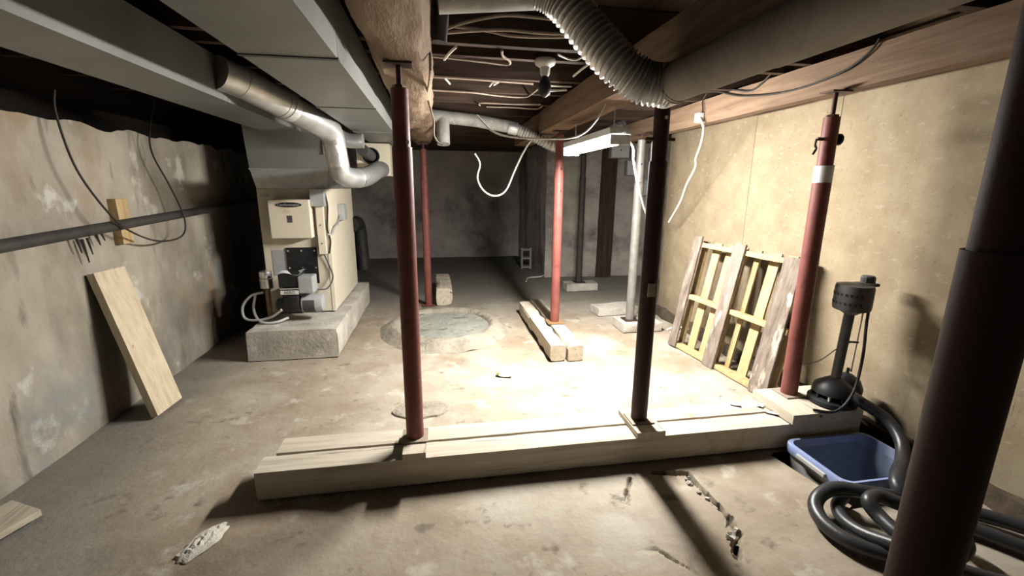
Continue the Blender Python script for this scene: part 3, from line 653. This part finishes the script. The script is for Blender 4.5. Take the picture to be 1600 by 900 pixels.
MB().tube(catm([(.14,0,.72),(.13,-.01,.5),(.09,-.06,.3),(.0,-.12,.12),(-.1,-.13,.02),(-.2,-.08,.01)]), .008, 8).ob('power_cord', 'black', s, True)
cable('thin_wire', [(2.15,2.16,.42), (2.22,2.12,.46), (2.27,2.07,.55), (2.33,2.04,.6)], .003, 'cable_d', 'thin slack wire between the stickered post and the sump pump')

# hose
def hz(px, py, z):
    p = at(px, py, z=z); p.x = min(p.x, 2.46); return p
hp = [SP+Vector((.03,-.05,.09)), at(1345,628,y=1.93), at(1385,655,y=1.84), at(1408,690,y=1.73), at(1409,722,y=1.64), at(1402,742,y=1.52), at(1406,766,y=1.45),
      hz(1440,797,.045), hz(1500,818,.035), hz(1600,856,.035), hz(1700,890,.035), hz(1790,885,.05), hz(1760,850,.06), hz(1680,848,.05), hz(1600,824,.05), hz(1500,796,.04), hz(1430,781,.06), hz(1360,770,.1), hz(1310,763,.1), hz(1283,772,.08), hz(1274,792,.05), hz(1290,820,.036), hz(1330,848,.036), hz(1385,868,.036), hz(1440,876,.036), hz(1490,870,.05), hz(1508,852,.08), hz(1490,828,.08), hz(1440,800,.1), hz(1400,785,.12), hz(1372,775,.13), hz(1358,784,.12), hz(1375,808,.09), hz(1410,840,.08), hz(1460,878,.06), hz(1530,902,.036), hz(1620,925,.036)]
cable('discharge_hose', hp, .031, 'hose', 'thick black hose curving from the pump over the blue tote to the floor', 'hose', 8, 14)
cable('hose_loop', [hz(1318,776,.035), hz(1308,790,.035), hz(1318,812,.036), hz(1350,834,.055), hz(1400,852,.09)], .027, 'hose', 'short inner loop of black hose lying in the heap', 'hose', 8, 14)

# blue tote sunk in the pit
t = thing('storage_tote', 'open blue-rimmed plastic tote sunk in the floor pit beside the timber sill', 'tote', (2.15, 1.745, -.35))
def rrect(hx, hy, r, z, n=6):
    o = []
    for cx, cy, a0 in ((hx-r,hy-r,0),(-hx+r,hy-r,90),(-hx+r,-hy+r,180),(hx-r,-hy+r,270)):
        for i in range(n+1): a = math.radians(a0+90*i/n); o.append((cx+r*math.cos(a), cy+r*math.sin(a), z))
    return o
def loft(rings, capb=True, capt=False):
    b = MB(); n = len(rings[0]); v = [p for r in rings for p in r]; fs = [(i*n+j, i*n+(j+1) % n, (i+1)*n+(j+1) % n, (i+1)*n+j) for i in range(len(rings)-1) for j in range(n)]
    if capb: fs.append(tuple(range(n-1,-1,-1)))
    if capt: fs.append(tuple((len(rings)-1)*n+j for j in range(n)))
    return b.add(v, fs)
hx, hy = .265, .2
loft([rrect(hx-.05,hy-.05,.05,.01), rrect(hx-.012,hy-.012,.05,.39), rrect(hx-.024,hy-.024,.05,.39), rrect(hx-.054,hy-.054,.05,.014)], True, True).ob('tote_body', 'toteout', t, True)
loft([rrect(hx-.019,hy-.019,.05,.375), rrect(hx-.004,hy-.004,.055,.375), rrect(hx,hy,.055,.395), rrect(hx,hy,.055,.425), rrect(hx-.006,hy-.006,.052,.432), rrect(hx-.02,hy-.02,.05,.43), rrect(hx-.025,hy-.025,.05,.38)], False).ob('tote_rim', 'blue', t, True)
loft([rrect(hx-.026,hy-.026,.05,.385), rrect(hx-.0545,hy-.0545,.05,.02)], False).ob('inner_lining', 'totein', t, True)
MB().bx((-hx-.014,-.09,.39),(-hx+.002,.09,.412), .004).ob('handle', 'toteout', t)

# ------------------------------------------------------------------ back of the cellar
single('wall_board', MB().timber((2.73,6.93,.0),(2.75,6.93,2.14), .25, .05, 14, .004, side=(1,0,0)), 'joist_z', 'wide dark board standing against the stone wall', 'board')
def ebox(label, px0, py0, px1, py1, y):
    a, c2 = at(px0,py1,y=y), at(px1,py0,y=y)
    t = thing('electrical_box', label, 'electrical box', ((a.x+c2.x)/2, y, a.z))
    w2 = (c2.x-a.x)/2; h = c2.z-a.z
    MB().bx((-w2,0,0),(w2,.12,h), .006).ob('box_body', 'ltgrey', t); MB().bx((-w2+.012,-.012,.012),(w2-.012,0,h-.012), .003).ob('cover', 'white', t)
    MB().tube([(0,-.016,h*.5),(0,-.01,h*.5)], .012, 10).ob('cover_knob', 'dkgrey', t)
    MB().tube([(0,.06,h),(0,.06,h+.5)], .012, 10).ob('conduit', 'ltgrey', t)
ebox('pale electrical box high on the stone wall right of the shop light', 955, 222, 985, 247, 6.78)
ebox('smaller pale electrical box on the stone wall behind the grey post', 979, 251, 1001, 274, 6.8)
ebox('narrow grey electrical box low behind the red-brown post', 1004, 280, 1018, 306, 6.86)

# ------------------------------------------------------------------ cables overhead
def pz(pts, z): return [at(px, py, z=z) for px, py in pts]
def py_(pts, y): return [at(px, py, y=y) for px, py in pts]
ZC = ZJ-.012
cable('hanging_cable', py_([(742,240),(750,256),(746,278),(755,297),(772,306),(790,298),(805,265),(818,238),(832,218),(850,212)], 4.5), .009, 'cable_w', 'white cable hanging in a deep loop before the sooty back wall')
cable('joist_cable', pz([(672,88),(705,91),(750,96),(792,101),(796,95),(786,88),(784,79)], ZC), .007, 'cable_d', 'pale cable with a hooked end along the underside of a joist')
cable('joist_cable', pz([(694,93),(703,82),(713,73)], ZC-.016), .007, 'cable_w', 'short slanted cable end near the hewn log')
cable('joist_cable', pz([(673,120),(740,124),(833,131)], ZC), .007, 'cable_d', 'straight brown cable under the joists before the bulb holder')
cable('joist_cable', pz([(676,141),(740,145),(780,150),(818,152),(832,146),(848,132)], ZC), .006, 'cable_d', 'thin cable rising to the white bits by the bulb holder')
cable('joist_cable', pz([(750,165),(752,161),(800,163),(845,163)], ZC), .006, 'cable_d', 'frayed thin cable under a far joist')
cable('joist_cable', pz([(760,167),(800,168),(838,170),(848,165)], ZC), .006, 'cable_d', 'second frayed cable under a far joist, bent at its end')
cable('joist_cable', pz([(765,135),(770,129),(780,127),(772,133)], ZC), .006, 'cable_w', 'small pale cable loop under a joist')
cable('joist_cable', pz([(695,122),(703,131)], ZC), .006, 'cable_w', 'tiny pale cable stub under a joist near the log')
cable('joist_cable', pz([(872,85),(888,92),(902,93),(912,87)], ZC), .006, 'cable_w', 'short curved white cable between bulb holder and flex duct')
cable('joist_cable', pz([(896,119),(908,109),(920,100)], ZC), .007, 'cable_w', 'short straight white cable beside the flex duct')
cable('bundle_cable', py_([(690,48),(720,37),(760,28),(800,24),(880,32)], 2.3), .008, 'cable_d', 'dusty cable rising over the joist bay behind the speckled pipe')
cable('bundle_cable', py_([(690,52),(740,48),(790,47),(850,52),(905,53)], 2.32), .008, 'cable_d', 'upper of two dusty cables sagging behind the flex duct')
cable('bundle_cable', py_([(700,40),(760,48),(800,56),(860,58),(905,57)], 2.34), .008, 'cable_d', 'lower of two dusty cables sagging behind the flex duct')
cable('log_cable', py_([(672,0),(671,40),(672,85),(672,118)], 2.15)+py_([(668,150),(674,175),(678,190),(678,210),(684,222),(692,226)], 3.0), .006, 'cable_d', 'pale cable running down along the side of the hewn log')
cable('swag_cable', py_([(745,180),(770,205),(800,214),(850,217),(890,216),(912,208),(930,190),(945,165),(950,138)], 2.75), .006, 'cable_w', 'pale cable swagged from the beam across the bright red post')
o = at(1094,184,x=2.135)
t = thing('plug_outlet', 'small white outlet on the brown beam with a white cord hanging down', 'outlet', tuple(o))
MB().bx((-.03,-.035,-.035), (.012,.035,.035), .005).ob('outlet_box', 'white', t)
MB().tube([v-o for v in catm([at(1093,184,x=2.11), at(1099,200,x=2.13), at(1095,225,x=2.2), at(1087,248,x=2.25), at(1086,262,x=2.28), at(1072,290,x=2.32), at(1063,315,x=2.36), at(1045,347,x=2.4)])], .009, 8).ob('hanging_cord', 'cable_w', t, True)
cable('beam_wire', [at(1075,150,x=2.135), at(1115,143,x=2.135), at(1160,150,x=2.135), at(1230,143,x=2.135), at(1310,115,x=2.135), at(1355,85,x=2.135), at(1375,60,x=2.135)], .006, 'cable_b', 'long dark wire sagging along the face of the brown beam')
cable('beam_wire', [at(1075,150,x=2.14), at(1130,140,x=2.14), at(1170,142,x=2.14), at(1190,130,x=2.14), at(1205,115,x=2.14)], .006, 'cable_b', 'short dark wire along the face of the brown beam')
cable('beam_wire', [at(1105,145,x=2.14), at(1098,158,x=2.135), at(1098,172,x=2.13), at(1094,182,x=2.125)], .005, 'cable_b', 'dark wire dropping to the small white outlet')
cable('post_cord', py_([(1019,222),(1018,250),(1014,265),(1012,300),(1009,345)], 2.2), .005, 'cable_w', 'white cord running down beside the red-brown post')
cable('floor_wire', pz([(860,425),(845,432),(826,434),(822,440)], .02), .012, 'cable_w', 'pale wire lying on the floor by the cinder block')

# bulb holder and bits
h = at(852,92,z=ZJ)
t = thing('lamp_holder', 'white porcelain bulb holder with a dark dead bulb under the joists', 'lamp holder', (h.x, h.y, ZJ-.09))
MB().lathe([(.02,.0),(.026,.01),(.03,.045),(.055,.06),(.06,.075),(.055,.088)], 24).ob('porcelain_base', 'porcelain', t, True)
MB().lathe([(.008,-.11),(.03,-.095),(.038,-.065),(.033,-.035),(.018,-.01),(.016,.01)], 20).ob('dead_bulb', 'black', t, True)
o = at(868,137,z=ZJ); b = MB().timber(o+Vector((-.07,.03,-.02)), o+Vector((.08,-.02,-.015)), .04, .012, 8, .006, .2, 4)
single('plaster_scrap', b, 'porcelain', 'pale crumpled scrap caught under the joists below the bulb holder', 'scrap')
o = at(872,131,z=ZJ); single('wood_splinter', MB().timber(o+Vector((-.07,.0,-.015)), o+Vector((.1,.01,-.012)), .014, .008, 6, .002), 'cable_w', 'thin pale splinter above the crumpled scrap', 'scrap')

# ------------------------------------------------------------------ floor litter
def scrap(label, px, py, z, sx_, sy_, rz, mat='paper', name='paper_scrap'):
    o = at(px, py, z=z); b = MB(); b.grid(lambda u, v: (sx_*(u-.5), sy_*(v-.5), .004+.012*abs(u-.4)+.004*math.sin(7*v)), 6, 5)
    b.grid(lambda u, v: (sx_*(u-.5), sy_*(v-.5), .003+.012*abs(u-.4)+.004*math.sin(7*v)), 6, 5)
    q_ = tag(b.ob(name, mat, None, False, o), label, 'scrap'); q_.rotation_euler.z = rz; return q_
q_ = scrap('crumpled white and green wrapper on the floor before the timber pair', 790, 587, 0, .1, .06, -.3, 'paper', 'wrapper')
MB().bx((-.075,-.02,.004),(-.045,.025,.012), .002).ob('green_corner', 'green', q_)
scrap('white paper scrap on the sill timber beside the wide wood block', 1189, 634, .155, .07, .04, .5)
scrap('folded white paper scrap on the rear sill timber', 1148, 633, .157, .06, .03, -.6)
scrap('thin white paper scrap at the edge of the wide wood block', 1205, 646, .155, .08, .025, -.8)
# plaster splat
c = at(318,845,z=0); b = MB()
def PS(u, v):
    a = u*2*math.pi; r = v*(.1+.035*ns(math.cos(a), math.sin(a), 2, 2))
    x, y = r*.55*math.cos(a), r*1.15*math.sin(a); return (x, y, .022*(1-v)**.5*(1+.7*ns(x, y, 0, 70))-.004)
b.grid(PS, 40, 12); o = tag(b.ob('plaster_splat', 'plaster', None, True, (c.x, c.y, 0)), 'dried white plaster splat on the floor left of the timber sill', 'plaster'); o.rotation_euler.z = -.45

# stamps printed on the board wall
def stamp(px, py, mb): 
    o = at(px, py, x=XR); ob_ = mb.ob('ink_stamp', 'ink', wr); ob_.location = (XR-.0008, o.y, o.z)
k = 24; b = MB(); v = [(0, r*math.cos(2*math.pi*j/k), 1.0*r*math.sin(2*math.pi*j/k)) for r in (.008,.03) for j in range(k)]
b.add(v, [(j, (j+1) % k, k+(j+1) % k, k+j) for j in range(k)]); stamp(1573, 658, b)
b = MB()
for y0, y1, z0, z1 in ((-.016,.0,-.035,.035),(.006,.014,-.025,.025)): b.add([(0,y0,z0),(0,y1,z0),(0,y1,z1),(0,y0,z1)], [(0,1,2,3)])
stamp(1577, 634, b)
b = MB(); b.add([(0,.02,.02),(0,.03,.015),(0,0,-.03),(0,-.03,-.035),(0,-.03,-.025),(0,.0,-.015)], [(0,1,2,5),(2,3,4,5)]); stamp(1558, 708, b)

# broken chips of concrete along the crack
for i in range(26):
    c_ = CR[1]; k = random.randint(1, len(c_)-2); u = random.random(); p_ = c_[k].lerp(c_[k+1], u)+Vector((random.uniform(-.035,.012), random.uniform(-.02,.02), 0))
    b = MB(); r = random.uniform(.006, .016); vv = [(r*random.uniform(.6,1.3)*x, r*random.uniform(.6,1.3)*y, r*random.uniform(.3,.7)*z) for x in (-1,1) for y in (-1,1) for z in (-1,1)]
    b.add(vv, [(0,1,3,2),(4,6,7,5),(0,4,5,1),(2,3,7,6),(0,2,6,4),(1,5,7,3)])
    o = b.ob('concrete_chip', 'conc', floor); o.location = (p_.x, p_.y, floor_z(p_.x, p_.y)+r*.3); o.rotation_euler = (random.random(), random.random(), random.random()*3)

# grey cement patch in the floor behind the sill
c_ = at(658, 640, z=0); b = MB(); k = 40
vv = [(0,0,.006)]+[((.2+.03*ns(math.cos(2*math.pi*j/k), math.sin(2*math.pi*j/k), 4, 2))*rr*math.cos(2*math.pi*j/k), .12*rr*math.sin(2*math.pi*j/k)*(1+.2*ns(j*.3, rr, 1)), zz) for rr, zz in ((.6,.007),(.93,.005),(1,-.012)) for j in range(k)]
b.add(vv, [(0, 1+j, 1+(j+1) % k) for j in range(k)]+[(1+i*k+j, 1+i*k+(j+1) % k, 1+(i+1)*k+(j+1) % k, 1+(i+1)*k+j) for i in range(2) for j in range(k)])
o = b.ob('cement_patch', 'rim', floor, True); o.location = (c_.x, c_.y, 0)
